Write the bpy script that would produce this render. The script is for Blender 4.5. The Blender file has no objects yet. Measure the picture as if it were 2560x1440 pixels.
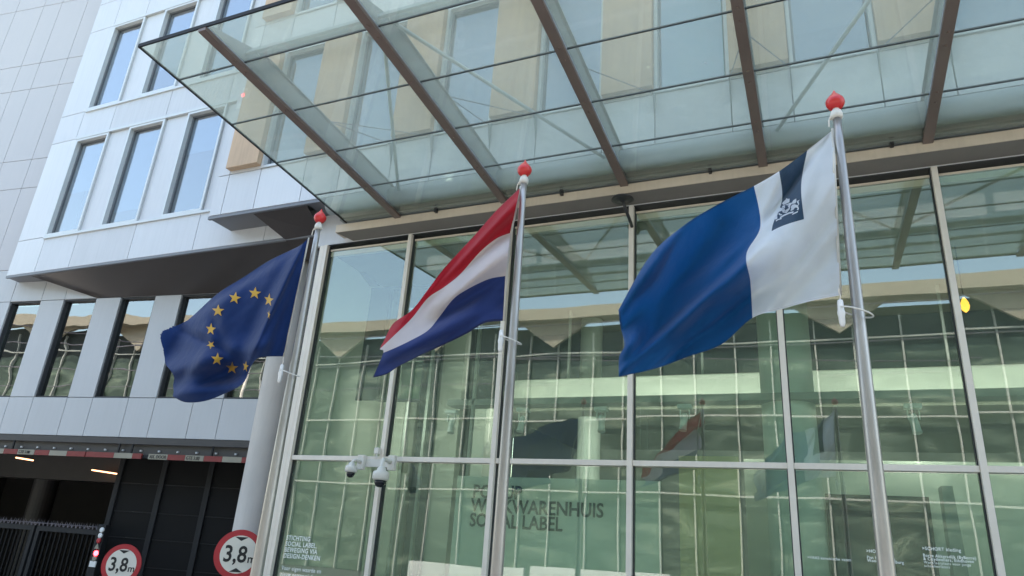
import bpy, bmesh, math, random
from mathutils import Vector, Matrix, noise
random.seed(7)
C = bpy.context.scene.collection
rad = math.radians
EYE = 1.6           # height of the eye above the ground; z = 0 is the ground

# ------------------------------------------------------------ camera
FPX, PITCH, ROLL, YAW = 1745.0, 20.6, 4.1, 24.58
p_, r_, y_ = rad(PITCH), rad(ROLL), rad(YAW)
fw = Vector((-math.sin(y_)*math.cos(p_), math.cos(y_)*math.cos(p_), math.sin(p_)))
rt0 = Vector((math.cos(y_), math.sin(y_), 0)); up0 = rt0.cross(fw)
rt = math.cos(r_)*rt0 + math.sin(r_)*up0
up = -math.sin(r_)*rt0 + math.cos(r_)*up0
cd = bpy.data.cameras.new('camera'); cam = bpy.data.objects.new('camera', cd); C.objects.link(cam)
cam.matrix_world = Matrix(((rt.x, up.x, -fw.x, 0), (rt.y, up.y, -fw.y, 0), (rt.z, up.z, -fw.z, EYE), (0, 0, 0, 1)))
cd.sensor_width = 36; cd.lens = FPX/2560*36; cd.clip_start = .05; cd.clip_end = 2000
sc = bpy.context.scene; sc.camera = cam

# ------------------------------------------------------------ sky, sun, exposure
SUN_EL, SUN_ROT = 62, -20     # behind the building, a little to the left
w = bpy.data.worlds.new('World'); sc.world = w; w.use_nodes = True
nt = w.node_tree; bg = nt.nodes['Background']
sky = nt.nodes.new('ShaderNodeTexSky'); sky.sky_type = 'NISHITA'; sky.sun_disc = False
sky.sun_elevation = rad(SUN_EL); sky.sun_rotation = rad(SUN_ROT)
sky.air_density = 1.3; sky.dust_density = 2.0; sky.ozone_density = 1.2
tone = nt.nodes.new('ShaderNodeMix'); tone.data_type = 'RGBA'; tone.blend_type = 'MULTIPLY'; tone.inputs[0].default_value = 1
tone.inputs[7].default_value = (1.0, .945, .85, 1); nt.links.new(sky.outputs[0], tone.inputs[6]); nt.links.new(tone.outputs[2], bg.inputs[0]); bg.inputs[1].default_value = 0.15
sl = bpy.data.lights.new('sun', 'SUN'); sl.energy = 2.6; sl.angle = rad(.5); sl.color = (1, .93, .84)
sun = bpy.data.objects.new('sun', sl); C.objects.link(sun)
sd = Vector((math.sin(rad(SUN_ROT))*math.cos(rad(SUN_EL)), math.cos(rad(SUN_ROT))*math.cos(rad(SUN_EL)), math.sin(rad(SUN_EL))))
sun.rotation_euler = sd.to_track_quat('Z', 'Y').to_euler(); sun.location = (0, 0, 40)
vs = sc.view_settings; vs.view_transform = 'Standard'; vs.look = 'None'; vs.gamma = 1; vs.exposure = 2.25

# ------------------------------------------------------------ materials
def newmat(name):
    m = bpy.data.materials.new(name); m.use_nodes = True; return m, m.node_tree, m.node_tree.nodes, m.node_tree.links
def N(ns, t, **kw):
    n = ns.new(t)
    for k, v in kw.items():
        if k.startswith('i_'):
            kk = k[2:]; n.inputs[int(kk) if kk.isdigit() else kk].default_value = v
        else: setattr(n, k, v)
    return n
def coords(ns, ls, scale=(1, 1, 1), kind='Object'):
    tc = ns.new('ShaderNodeTexCoord'); mp = ns.new('ShaderNodeMapping'); mp.inputs['Scale'].default_value = scale
    ls.new(tc.outputs[kind], mp.inputs['Vector']); return mp.outputs[0]
def surf(name, col, rough=.5, metal=0, var=.12, scale=(3, 3, 3), col2=None, bump=0, bscale=60, spec=.5, streak=0):
    """principled surface with a little noise in its colour and roughness"""
    m, t, ns, ls = newmat(name); b = ns['Principled BSDF']
    b.inputs['Metallic'].default_value = metal; b.inputs['Specular IOR Level'].default_value = spec
    c2 = col2 or tuple(c*(1-var) for c in col)
    nz = N(ns, 'ShaderNodeTexNoise', i_Scale=1.0, i_Detail=6.0, i_Roughness=.6); ls.new(coords(ns, ls, scale), nz.inputs['Vector'])
    rp = N(ns, 'ShaderNodeValToRGB'); rp.color_ramp.elements[0].position = .3; rp.color_ramp.elements[1].position = .72
    rp.color_ramp.elements[0].color = (*c2, 1); rp.color_ramp.elements[1].color = (*col, 1)
    ls.new(nz.outputs['Fac'], rp.inputs[0]); out = rp.outputs[0]
    if streak:
        n2 = N(ns, 'ShaderNodeTexNoise', i_Scale=1.0, i_Detail=4.0); ls.new(coords(ns, ls, (22, 22, 1.2)), n2.inputs['Vector'])
        mr = N(ns, 'ShaderNodeMapRange', i_1=.45, i_2=.75, i_3=0., i_4=streak); ls.new(n2.outputs['Fac'], mr.inputs[0])
        mx = N(ns, 'ShaderNodeMix', data_type='RGBA'); ls.new(mr.outputs[0], mx.inputs[0]); ls.new(out, mx.inputs[6])
        mx.inputs[7].default_value = (col[0]*.55, col[1]*.55, col[2]*.55, 1); out = mx.outputs[2]
    ls.new(out, b.inputs['Base Color'])
    mr = N(ns, 'ShaderNodeMapRange', i_3=max(rough-.07, .03), i_4=rough+.1); ls.new(nz.outputs['Fac'], mr.inputs[0]); ls.new(mr.outputs[0], b.inputs['Roughness'])
    if bump:
        n3 = N(ns, 'ShaderNodeTexNoise', i_Scale=bscale, i_Detail=3.0); ls.new(coords(ns, ls), n3.inputs['Vector'])
        bp = N(ns, 'ShaderNodeBump', i_Strength=bump, i_Distance=.01); ls.new(n3.outputs['Fac'], bp.inputs['Height']); ls.new(bp.outputs[0], b.inputs['Normal'])
    return m
def glass(name, tint, f0=.06, veil=0, veilcol=(.8, .85, .82), wob=.0, wscale=.7, rough=0.0, dirt=0, wdist=.02):
    """thin architectural pane: clear tinted + mirror by facing angle + a little scatter"""
    m, t, ns, ls = newmat(name); ns.remove(ns['Principled BSDF']); out = ns['Material Output']
    tr = N(ns, 'ShaderNodeBsdfTransparent'); tr.inputs[0].default_value = (*tint, 1)
    gl = N(ns, 'ShaderNodeBsdfGlossy'); gl.inputs['Roughness'].default_value = rough
    lw = N(ns, 'ShaderNodeLayerWeight', i_Blend=.5)
    pw = N(ns, 'ShaderNodeMath', operation='POWER'); ls.new(lw.outputs['Facing'], pw.inputs[0]); pw.inputs[1].default_value = 4
    ma = N(ns, 'ShaderNodeMath', operation='MULTIPLY_ADD'); ls.new(pw.outputs[0], ma.inputs[0]); ma.inputs[1].default_value = 1-f0; ma.inputs[2].default_value = f0
    if wob:
        nz = N(ns, 'ShaderNodeTexNoise', i_Scale=wscale, i_Detail=1.5); ls.new(coords(ns, ls, (1, 1, 1.6)), nz.inputs['Vector'])
        bp = N(ns, 'ShaderNodeBump', i_Strength=wob, i_Distance=wdist); ls.new(nz.outputs['Fac'], bp.inputs['Height']); ls.new(bp.outputs[0], gl.inputs['Normal'])
    base = tr.outputs[0]
    if veil:
        df = N(ns, 'ShaderNodeBsdfDiffuse'); df.inputs[0].default_value = (*veilcol, 1)
        tl = N(ns, 'ShaderNodeBsdfTranslucent'); tl.inputs[0].default_value = (*veilcol, 1)
        m1 = N(ns, 'ShaderNodeMixShader', i_0=.6); ls.new(df.outputs[0], m1.inputs[1]); ls.new(tl.outputs[0], m1.inputs[2])
        m2 = N(ns, 'ShaderNodeMixShader', i_0=veil); ls.new(base, m2.inputs[1]); ls.new(m1.outputs[0], m2.inputs[2]); base = m2.outputs[0]
        if dirt:
            nz = N(ns, 'ShaderNodeTexNoise', i_Scale=2.6, i_Detail=9., i_Roughness=.62); ls.new(coords(ns, ls), nz.inputs['Vector'])
            mr = N(ns, 'ShaderNodeMapRange', i_1=.40, i_2=.72, i_3=veil, i_4=veil+dirt); ls.new(nz.outputs['Fac'], mr.inputs[0]); ls.new(mr.outputs[0], m2.inputs[0])
    mx = N(ns, 'ShaderNodeMixShader'); ls.new(ma.outputs[0], mx.inputs[0]); ls.new(base, mx.inputs[1]); ls.new(gl.outputs[0], mx.inputs[2])
    ls.new(mx.outputs[0], out.inputs[0]); return m
def cloth(name, col, trans=.3):
    trans *= 1.25
    m, t, ns, ls = newmat(name); b = ns['Principled BSDF']; out = ns['Material Output']
    nz = N(ns, 'ShaderNodeTexNoise', i_Scale=5., i_Detail=5.); ls.new(coords(ns, ls), nz.inputs['Vector'])
    rp = N(ns, 'ShaderNodeValToRGB'); rp.color_ramp.elements[0].color = (*[c*.85 for c in col], 1); rp.color_ramp.elements[1].color = (*col, 1)
    ls.new(nz.outputs['Fac'], rp.inputs[0]); ls.new(rp.outputs[0], b.inputs['Base Color']); b.inputs['Roughness'].default_value = .75
    b.inputs['Sheen Weight'].default_value = .15; b.inputs['Specular IOR Level'].default_value = .25
    n3 = N(ns, 'ShaderNodeTexNoise', i_Scale=9., i_Detail=4.); ls.new(coords(ns, ls, (1, 1, 1)), n3.inputs['Vector'])
    bp = N(ns, 'ShaderNodeBump', i_Strength=.5, i_Distance=.02); ls.new(n3.outputs['Fac'], bp.inputs['Height']); ls.new(bp.outputs[0], b.inputs['Normal'])
    tl = N(ns, 'ShaderNodeBsdfTranslucent'); ls.new(rp.outputs[0], tl.inputs[0])
    mx = N(ns, 'ShaderNodeMixShader', i_0=trans); ls.new(b.outputs[0], mx.inputs[1]); ls.new(tl.outputs[0], mx.inputs[2]); ls.new(mx.outputs[0], out.inputs[0])
    return m
def emit(name, col, s):
    m, t, ns, ls = newmat(name); b = ns['Principled BSDF']; b.inputs['Base Color'].default_value = (*col, 1)
    b.inputs['Emission Color'].default_value = (*col, 1); b.inputs['Emission Strength'].default_value = s; return m

M = dict(
 panel=surf('coated_metal_panel', (.60, .615, .64), .42, var=.08, scale=(.8, .8, .5), streak=.12),
 panel_b=surf('coated_metal_panel_lighter', (.635, .65, .67), .38, var=.06, scale=(.8, .8, .5), streak=.10), panel_c=surf('coated_metal_panel_duller', (.565, .575, .595), .46, var=.08, scale=(.8, .8, .5), streak=.16),
 panel_low=surf('grey_metal_panel', (.50, .51, .52), .45, var=.07, scale=(.8, .8, .5), streak=.08),
 panel_far=surf('warm_grey_panel', (.50, .485, .49), .5, var=.06, scale=(.5, .5, .4), streak=.05),
 joint=surf('dark_joint', (.035, .04, .045), .7),
 alu=surf('anodised_aluminium', (.76, .695, .61), .45, metal=.15, var=.08, streak=.1),
 alufr=surf('window_frame_metal', (.58, .6, .6), .4, metal=.2, var=.06),
 aludark=surf('dark_window_gasket', (.03, .033, .037), .5),
 sash=surf('grey_window_sash', (.17, .185, .20), .5),
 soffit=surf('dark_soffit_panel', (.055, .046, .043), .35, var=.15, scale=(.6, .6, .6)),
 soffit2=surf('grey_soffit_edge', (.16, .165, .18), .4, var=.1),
 timber=surf('pale_orange_panel', (.60, .42, .27), .6, var=.22, scale=(2, 2, .8), streak=.35),
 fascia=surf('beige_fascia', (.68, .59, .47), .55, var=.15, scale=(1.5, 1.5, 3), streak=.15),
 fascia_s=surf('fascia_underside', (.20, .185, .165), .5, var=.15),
 beam=surf('brown_painted_steel', (.20, .15, .13), .38, var=.25, scale=(2, 1.2, 2)),
 beamweb=surf('grey_painted_steel', (.30, .32, .33), .5, var=.12),
 tube=surf('pale_painted_tube', (.46, .50, .50), .45, var=.12),
 gutter=surf('grey_gutter_metal', (.30, .335, .335), .4, var=.2, scale=(.4, 3, 3)),
 cable=surf('thin_steel_cable', (.22, .2, .22), .4, metal=.5),
 pole=surf('brushed_aluminium_pole', (.52, .49, .46), .34, metal=.7, var=.5, scale=(7, 7, .9), streak=.5),
 red=surf('glossy_red_finial', (.62, .03, .03), .3, var=.15),
 cream=surf('cream_plastic', (.68, .66, .6), .45, var=.1),
 white=surf('white_plastic', (.78, .78, .76), .4, var=.06),
 concrete=surf('smooth_concrete', (.54, .50, .45), .7, var=.18, scale=(2, 2, 1), streak=.12),
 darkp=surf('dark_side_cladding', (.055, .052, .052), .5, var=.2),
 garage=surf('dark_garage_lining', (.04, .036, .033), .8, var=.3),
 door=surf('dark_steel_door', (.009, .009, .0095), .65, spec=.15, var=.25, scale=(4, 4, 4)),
 doorfr=surf('dark_door_frame', (.02, .021, .023), .6, spec=.25, var=.15),
 signred=surf('sign_red', (.42, .02, .03), .4, var=.08),
 signwhite=surf('sign_white', (.72, .68, .60), .45, var=.05),
 black=surf('black_paint', (.012, .012, .013), .5),
 barred=surf('bar_red', (.22, .03, .028), .5, var=.2),
 barwhite=surf('bar_white', (.30, .28, .22), .55, var=.2),
 asphalt=surf('asphalt', (.055, .055, .055), .85, var=.3, scale=(8, 8, 8), bump=.4),
 paving=surf('concrete_paving', (.36, .34, .31), .8, var=.25, scale=(4, 4, 4), bump=.2),
 floor=surf('interior_floor', (.5, .49, .43), .45, var=.15),
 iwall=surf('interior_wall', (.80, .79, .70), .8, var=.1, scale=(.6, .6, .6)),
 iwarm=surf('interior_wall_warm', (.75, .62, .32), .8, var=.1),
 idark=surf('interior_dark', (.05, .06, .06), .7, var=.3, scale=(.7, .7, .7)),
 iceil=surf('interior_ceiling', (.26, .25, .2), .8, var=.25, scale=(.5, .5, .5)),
 islab=surf('mezzanine_front', (.74, .74, .66), .7, var=.06),
 icol=surf('interior_column', (.74, .78, .72), .6, var=.08),
 igrey=surf('interior_grey', (.34, .35, .32), .7, var=.12),
 poster=surf('dark_poster', (.03, .03, .035), .4, var=.5, scale=(1.2, 1.2, 2), col2=(.13, .035, .04)),
 ocream=surf('cream_station_fascia', (.40, .35, .27), .7, var=.1),
 omull=surf('pale_mullion_paint', (.50, .50, .45), .5, var=.06),
 text_dark=surf('dark_lettering', (.012, .010, .010), .6),
 text_white=surf('white_lettering', (.85, .87, .85), .5, var=.02),
 lamp_dark=surf('dark_lamp_housing', (.03, .03, .032), .35),
 smoke=surf('smoked_dome', (.012, .012, .016), .08, var=.1),
 g_wall=glass('green_tinted_glazing', (.84, .935, .86), f0=.15, wob=.12, wscale=.5, veil=.07, veilcol=(.58, .74, .63), dirt=.03),  # veil puts a pale glare haze into the pane's colour, lifting dark tones
 g_canopy=glass('dusty_canopy_glass', (.90, .92, .85), f0=.03, veil=.25, veilcol=(.70, .75, .68), rough=.02, dirt=.06),
 g_rear=glass('rear_window_glass', (.45, .52, .48), f0=.28, wob=.2, wscale=.9),
 g_up=glass('upper_window_glass', (.60, .68, .74), f0=.30, wob=.12, wscale=.5),
 blind=surf('window_blind', (.62, .74, .84), .8, var=.04),
 blindteal=surf('window_blind_teal', (.26, .37, .40), .8, var=.08),
 blindgreen=surf('green_window_blind', (.20, .80, .60), .8, var=.12),
 lit=emit('warm_tube_light', (1, .45, .22), 1.2), redlit=emit('red_signal', (1, .03, .04), 5), yel=emit('yellow_lamp', (1, .42, .05), .75), bulb=emit('lit_bulb', (1, .95, .8), 4),
)
# far-side glazing of the station: dark green with pale clutter hanging behind it
def clutter():
    m, t, ns, ls = newmat('station_glazing'); b = ns['Principled BSDF']
    n1 = N(ns, 'ShaderNodeTexNoise', i_Scale=1., i_Detail=4., i_Distortion=1.2); ls.new(coords(ns, ls, (.4, 1, 1.1)), n1.inputs['Vector'])
    r1 = N(ns, 'ShaderNodeValToRGB'); e = r1.color_ramp.elements; e[0].position = .46; e[0].color = (.05, .075, .055, 1); e[1].position = .60; e[1].color = (.12, .16, .12, 1)
    x = e.new(.67); x.color = (.22, .26, .19, 1); x = e.new(.70); x.color = (.12, .16, .12, 1)
    ls.new(n1.outputs['Fac'], r1.inputs[0]); ls.new(r1.outputs[0], b.inputs['Base Color']); b.inputs['Roughness'].default_value = .35
    return m
M['station'] = clutter()
MAT = M

# ------------------------------------------------------------ mesh helpers
def world(q):
    l = Matrix.LocRotScale(q.location, q.rotation_euler, q.scale)
    return world(q.parent) @ q.matrix_parent_inverse @ l if q.parent is not None else l
class MB:
    def __init__(s): s.b = bmesh.new()
    def quad(s, pts):
        f = s.b.faces.new([s.b.verts.new(p) for p in pts]); return f
    def box(s, lo, hi, mat=None):
        x0, y0, z0 = lo; x1, y1, z1 = hi
        v = [Vector(q) for q in ((x0,y0,z0),(x1,y0,z0),(x1,y1,z0),(x0,y1,z0),(x0,y0,z1),(x1,y0,z1),(x1,y1,z1),(x0,y1,z1))]
        if mat is not None: v = [mat @ q for q in v]
        vs = [s.b.verts.new(q) for q in v]
        for f in ((0,3,2,1),(4,5,6,7),(0,1,5,4),(1,2,6,5),(2,3,7,6),(3,0,4,7)): s.b.faces.new([vs[i] for i in f])
        return s
    def tube(s, pts, r, n=12, closed=False, caps=True):
        pts = [Vector(q) for q in pts]; rs = r if isinstance(r, (list, tuple)) else [r]*len(pts); rings = []; ref = None
        for i, q in enumerate(pts):
            if closed: d = pts[(i+1) % len(pts)]-pts[i-1]
            else: d = pts[min(i+1, len(pts)-1)]-pts[max(i-1, 0)]
            d.normalize()
            if ref is None: ref = Vector((0, 0, 1)) if abs(d.z) < .9 else Vector((1, 0, 0))
            a = (ref-d*ref.dot(d)).normalized(); ref = a; c = d.cross(a)
            rings.append([s.b.verts.new(q+rs[i]*(math.cos(2*math.pi*k/n)*a+math.sin(2*math.pi*k/n)*c)) for k in range(n)])
        m = len(pts)
        for i in range(m if closed else m-1):
            A, B = rings[i], rings[(i+1) % m]
            for k in range(n): s.b.faces.new((A[k], A[(k+1) % n], B[(k+1) % n], B[k]))
        if caps and not closed: s.b.faces.new(rings[0][::-1]); s.b.faces.new(rings[-1])
        return s
    def lathe(s, prof, base, axis=None, n=28):
        """prof: list of (radius, height) up the local axis"""
        base = Vector(base); q = Vector((0, 0, 1)).rotation_difference(Vector(axis).normalized()).to_matrix() if axis is not None else Matrix.Identity(3)
        rings = []
        for r, h in prof:
            rings.append([s.b.verts.new(base+q @ Vector((r*math.cos(2*math.pi*k/n), r*math.sin(2*math.pi*k/n), h))) for k in range(n)])
        for A, B in zip(rings, rings[1:]):
            for k in range(n): s.b.faces.new((A[k], A[(k+1) % n], B[(k+1) % n], B[k]))
        s.b.faces.new(rings[0][::-1]); s.b.faces.new(rings[-1]); return s
    def prism(s, poly, d):
        """poly: 3-D outline; d: extrusion vector"""
        d = Vector(d); a = [s.b.verts.new(p) for p in poly]; b = [s.b.verts.new(Vector(p)+d) for p in poly]
        s.b.faces.new(a[::-1]); s.b.faces.new(b)
        for i in range(len(a)): j = (i+1) % len(a); s.b.faces.new((a[i], a[j], b[j], b[i]))
        return s
    def build(s, name, mat, parent=None, smooth=False, bevel=0, origin=None):
        bmesh.ops.recalc_face_normals(s.b, faces=s.b.faces)
        me = bpy.data.meshes.new(name)
        if origin is not None: bmesh.ops.translate(s.b, verts=s.b.verts, vec=-Vector(origin))
        s.b.to_mesh(me); s.b.free()
        o = bpy.data.objects.new(name, me); C.objects.link(o)
        if origin is not None: o.location = origin
        mats = mat if isinstance(mat, (list, tuple)) else [mat]
        for m in mats: me.materials.append(MAT[m] if isinstance(m, str) else m)
        if smooth:
            for p in me.polygons: p.use_smooth = True
        if bevel:
            b = o.modifiers.new('bevel', 'BEVEL'); b.width = bevel; b.segments = 2; b.limit_method = 'ANGLE'
        if parent is not None:
            o.parent = parent
            o.matrix_parent_inverse = world(parent).inverted()
        return o
def tag(o, label=None, cat=None, group=None, kind=None):
    if label: o['label'] = label
    if cat: o['category'] = cat
    if group: o['group'] = group
    if kind: o['kind'] = kind
    return o
def empty(name, loc, label, cat, group=None):
    o = bpy.data.objects.new(name, None); C.objects.link(o); o.location = loc; o.empty_display_size = .2
    return tag(o, label, cat, group)
def ray(x, y):
    return rt*((x-1280)/FPX) - up*((y-720)/FPX) + fw
def at(x, y, Y):
    """the point on the vertical plane at distance Y that the photograph shows at pixel x, y"""
    d = ray(x, y)*(Y/ray(x, y).y); return Vector((d.x, d.y, d.z+EYE))
def Z(z): return z+EYE

# ============================================================ SETTING
g = MB(); g.box((-120, -140, -.3), (120, 140, -.02)); tag(g.build('ground', 'asphalt'), kind='structure')
g = MB(); g.box((-60, -9, -.016), (60, 8.4, .0)); tag(g.build('pavement', 'paving'), kind='structure')

# ============================================================ OFFICE BUILDING
ob = empty('office_building', (-6, 9, 0), 'large office block clad in pale metal panels with stacked projecting storeys', 'building')
def clad(name, mat, X0, X1, Y, zs, xs_per_row, holes=(), parent=ob, th=.05, gap=.012, T=None):
    """metal sheets with open joints: zs row levels, xs_per_row vertical joints of each row; holes (x0,x1,z0,z1) left out"""
    m = MB()
    for i in range(len(zs)-1):
        xs = sorted(set([X0]+[x for x in xs_per_row[i] if X0 < x < X1]+[X1]))
        for a, b in zip(xs, xs[1:]):
            z0, z1 = zs[i], zs[i+1]; mid = ((a+b)/2, (z0+z1)/2)
            if any(h[0] < mid[0] < h[1] and h[2] < mid[1] < h[3] for h in holes): continue
            n0 = len(m.b.faces); m.box((a+gap/2, Y, Z(z0)+gap/2), (b-gap/2, Y+th, Z(z1)-gap/2), T); m.b.faces.ensure_lookup_table()
            if mat == 'panel':
                k = random.choice((0, 0, 1, 2))
                for f in m.b.faces[n0:]: f.material_index = k
    return m.build(name, ['panel', 'panel_b', 'panel_c'] if mat == 'panel' else mat, parent, bevel=.004)
def window(parent, x0, x1, z0, z1, Y, T=None, fw_=.05, depth=.16, pane='g_up', back=None, proud=.03):
    """frame round the opening, recessed pane as its child"""
    f = MB()
    f.box((x0, Y-proud, Z(z0)), (x0+fw_, Y+depth, Z(z1)), T); f.box((x1-fw_, Y-proud, Z(z0)), (x1, Y+depth, Z(z1)), T)
    f.box((x0+fw_, Y-proud, Z(z1)-fw_), (x1-fw_, Y+depth, Z(z1)), T); f.box((x0+fw_, Y-proud, Z(z0)), (x1-fw_, Y+depth, Z(z0)+fw_), T)
    fo = f.build('window', 'alufr', parent)
    k = MB(); a, b, c, d = x0+fw_, x1-fw_, Z(z0)+fw_, Z(z1)-fw_
    for q in (((a, Y+.062, c), (a+.03, Y+.12, d)), ((b-.012, Y+.06, c), (b, Y+.12, d)), ((a+.03, Y+.06, d-.03), (b-.012, Y+.12, d)), ((a+.03, Y+.06, c), (b-.012, Y+.12, c+.012))): k.box(*q, T)
    k.build('sash', 'sash', fo)
    p = MB(); p.box((a+.03, Y+.085, c+.03), (b-.03, Y+.095, d-.03), T); p.build('pane', pane, fo)
    if back:
        p = MB(); mt, low = back; p.box((a+.03, Y+.13, c+low*(d-c)), (b-.03, Y+.136, d-.03), T); p.build('blind', mt, fo)
    return fo
# --- left projecting volume: front plane Y = 8.56
YL = 8.56; LX0, LX1 = -16.06, -7.6
r1 = (5.70, 8.13); r2 = (8.95, 11.40); r3 = (12.35, 14.8)
zs = [4.87, r1[0], r1[1], r1[1]+.10, r2[0], r2[1], r2[1]+.12, r3[0], r3[1], 15.3]
zs = [4.87, 5.70, 8.20, 8.95, 11.45, 12.34, 14.85, 16.9]
xa = [-15.13, -14.05, -12.31, -10.57, -8.85]; xb = [-15.22, -14.12, -12.37, -10.6, -8.85]
win = []
for base in (5.70, 8.95, 12.34):
    for x in (-15.13, -13.39, -11.64): win.append((x, x+1.08, base, base+2.44))
holes = [(-15.15, -10.30, b, b+2.46) for b in (5.70, 8.95, 12.34)]
rows = [xa, [-15.15, -10.30, -9.7], xb, [-15.15, -10.30, -9.7], xb, [-15.15, -10.30], xb]
clad('left_volume_cladding', 'panel', LX0, LX1, YL, zs, rows, holes)
m = MB()   # backing behind open joints, with openings
m.box((LX0+.01, YL+.052, Z(4.9)), (LX1, YL+.10, Z(5.70)))
for i, b in enumerate((5.70, 8.95, 12.34)):
    nxt = (8.95, 12.34, 16.9)[i]
    m.box((LX0+.01, YL+.052, Z(b+2.44)), (LX1, YL+.10, Z(nxt)))
    m.box((LX0+.01, YL+.052, Z(b)), (-15.14, YL+.10, Z(b+2.44))); m.box((-10.30, YL+.052, Z(b)), (LX1, YL+.10, Z(b+2.44)))
m.box((LX0, YL+.05, Z(4.9)), (LX0+.009, YL+.9, Z(16.85)))
m.build('joint_backing', 'joint', ob)
for b in (5.70, 8.95, 12.34):       # continuous head and sill rails
    m = MB(); m.box((-15.15, YL-.04, Z(b+2.445)), (-10.30, YL+.05, Z(b+2.505))); m.build('window_rail', 'alufr', ob)
    m = MB(); m.box((-15.15, YL-.035, Z(b-.055)), (-10.30, YL+.049, Z(b-.004))); m.build('window_rail', 'alufr', ob)
bl = {0: ('blind', .45), 1: ('blind', .15), 2: ('blind', .62), 3: ('blind', .0), 4: ('blind', .3), 5: ('blind', .0)}
for i, (a, b, c, d) in enumerate(win): window(ob, a, b, c, d, YL, back=bl.get(i, ('blind', .2)))
m = MB()
for base in (5.70, 8.95, 12.34):
    for x in (-15.13+1.08, -13.39+1.08): m.box((x+.006, YL+.02, Z(base)+.004), (x+.654, YL+.07, Z(base+2.44)-.004))
    m.box((-10.56+.008, YL+.02, Z(base)+.004), (-10.305, YL+.07, Z(base+2.44)-.004))
m.build('spandrel_panel', 'panel', ob)
m = MB(); m.box((LX0+.05, YL+.62, Z(4.95)), (LX1, YL+.64, Z(16.85))); m.build('room_back', 'igrey', ob)
# --- rear wall, turned 7 degrees
RP = Vector((-15.06, 9.01, 0)); RA = rad(7)
TR = Matrix.Translation(RP) @ Matrix.Rotation(RA, 4, 'Z')     # local x = s along wall, local y = into the building
zr = [1.52, 2.28, 4.39, 5.16, 7.30, 8.10, 10.28, 11.10, 13.1, 13.9, 16.9]
per = 1.53; low = [-.24+per*k for k in range(-4, 6)]; low2 = [x+.65 for x in low]
bandj = sorted(low+low2); upj = [-6.1, -5.5, -4.6, -3.58, -2.93, -2.0, -1.05]
holes = [(x+.65, x+per, 2.28, 4.39) for x in low]
rws = [bandj, bandj, bandj]+[upj]*8
clad('rear_wall_cladding', 'panel_low', -6.8, 7.6, 0, zr[:3], rws[:2], holes, T=TR)
clad('rear_wall_upper_band', 'panel_low', -6.8, 7.6, 0, zr[2:4], [bandj], (), T=TR)
clad('rear_wall_far_cladding', 'panel_far', -6.8, 0, 0, zr[3:], rws[3:], (), T=TR)
m = MB(); m.box((-6.8, .052, Z(1.55)), (7.6, .09, Z(2.28)), TR); m.box((-6.8, .052, Z(4.39)), (7.6, .09, Z(16.85)), TR)
for x in low: m.box((x+.01, .052, Z(2.28)), (x+.64, .09, Z(4.39)), TR)
m.build('joint_backing', 'joint', ob)
for x in low:
    fo = MB(); a, b, c, d = x+.65, x+per, Z(2.28), Z(4.39)
    fo.box((a+.004, .03, c+.004), (a+.03, .20, d-.004), TR); fo.box((b-.03, .03, c+.004), (b-.004, .20, d-.004), TR)
    fo.box((a+.03, .03, d-.03), (b-.03, .20, d-.004), TR); fo.box((a+.03, .03, c+.004), (b-.03, .20, c+.03), TR)
    w_ = fo.build('window', 'aludark', ob); p = MB(); p.box((a+.03, .11, c+.03), (b-.03, .12, d-.03), TR); p.build('pane', 'g_rear', w_)
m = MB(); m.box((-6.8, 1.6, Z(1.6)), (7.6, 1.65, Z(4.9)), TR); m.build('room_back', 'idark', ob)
m = MB(); m.box((-6.8, -.012, Z(1.40)), (7.6, .5, Z(1.515)), TR); m.box((-6.8, .06, Z(1.2)), (7.6, .5, Z(1.40)), TR)
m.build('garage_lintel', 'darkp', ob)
for k in range(26): m = MB(); m.box((-4.2+k*.42, .03, Z(1.27)), (-4.16+k*.42, .059, Z(1.30)), TR); m.build('lintel_bolt', 'panel_low', ob)
# --- soffit of the left volume: flat strip at its end, then a fold dropping to the window heads
def rwp(s, z, off=0): v = TR @ Vector((s, off, 0)); return Vector((v.x, v.y, Z(z)))
m = MB()
m.prism([(LX0, YL, Z(4.82)), (LX1+.2, YL, Z(4.82)), (LX1+.2, YL+.05, Z(4.82)), (LX0, YL+.05, Z(4.82))], (0, 0, .05))
m.build('soffit_edge', 'soffit2', ob)
m = MB(); j = (-15.35, YL+.05, Z(4.84))
m.quad([(LX0, YL+.05, Z(4.84)), j, rwp(-.05, 4.845), rwp(-1.05, 4.845)])
m.build('soffit_end', 'soffit2', ob)
m = MB(); NS = 16        # ruled fold between the front edge and the window heads
fr_ = [Vector(j).lerp(Vector((-7.5, YL+.05, Z(4.84))), k/NS) for k in range(NS+1)]; bk_ = [rwp(1.31+(7.9-1.31)*k/NS, 4.39) for k in range(NS+1)]
for k in range(NS): m.quad([fr_[k], fr_[k+1], bk_[k+1], bk_[k]])
m.quad([j, rwp(1.31, 4.39), rwp(-.05, 4.845)]); m.quad([rwp(1.31, 4.39), rwp(1.31, 4.85), rwp(-.05, 4.845)])
bmesh.ops.remove_doubles(m.b, verts=m.b.verts[:], dist=.002)
m.build('soffit', 'soffit', ob, smooth=True)
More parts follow.
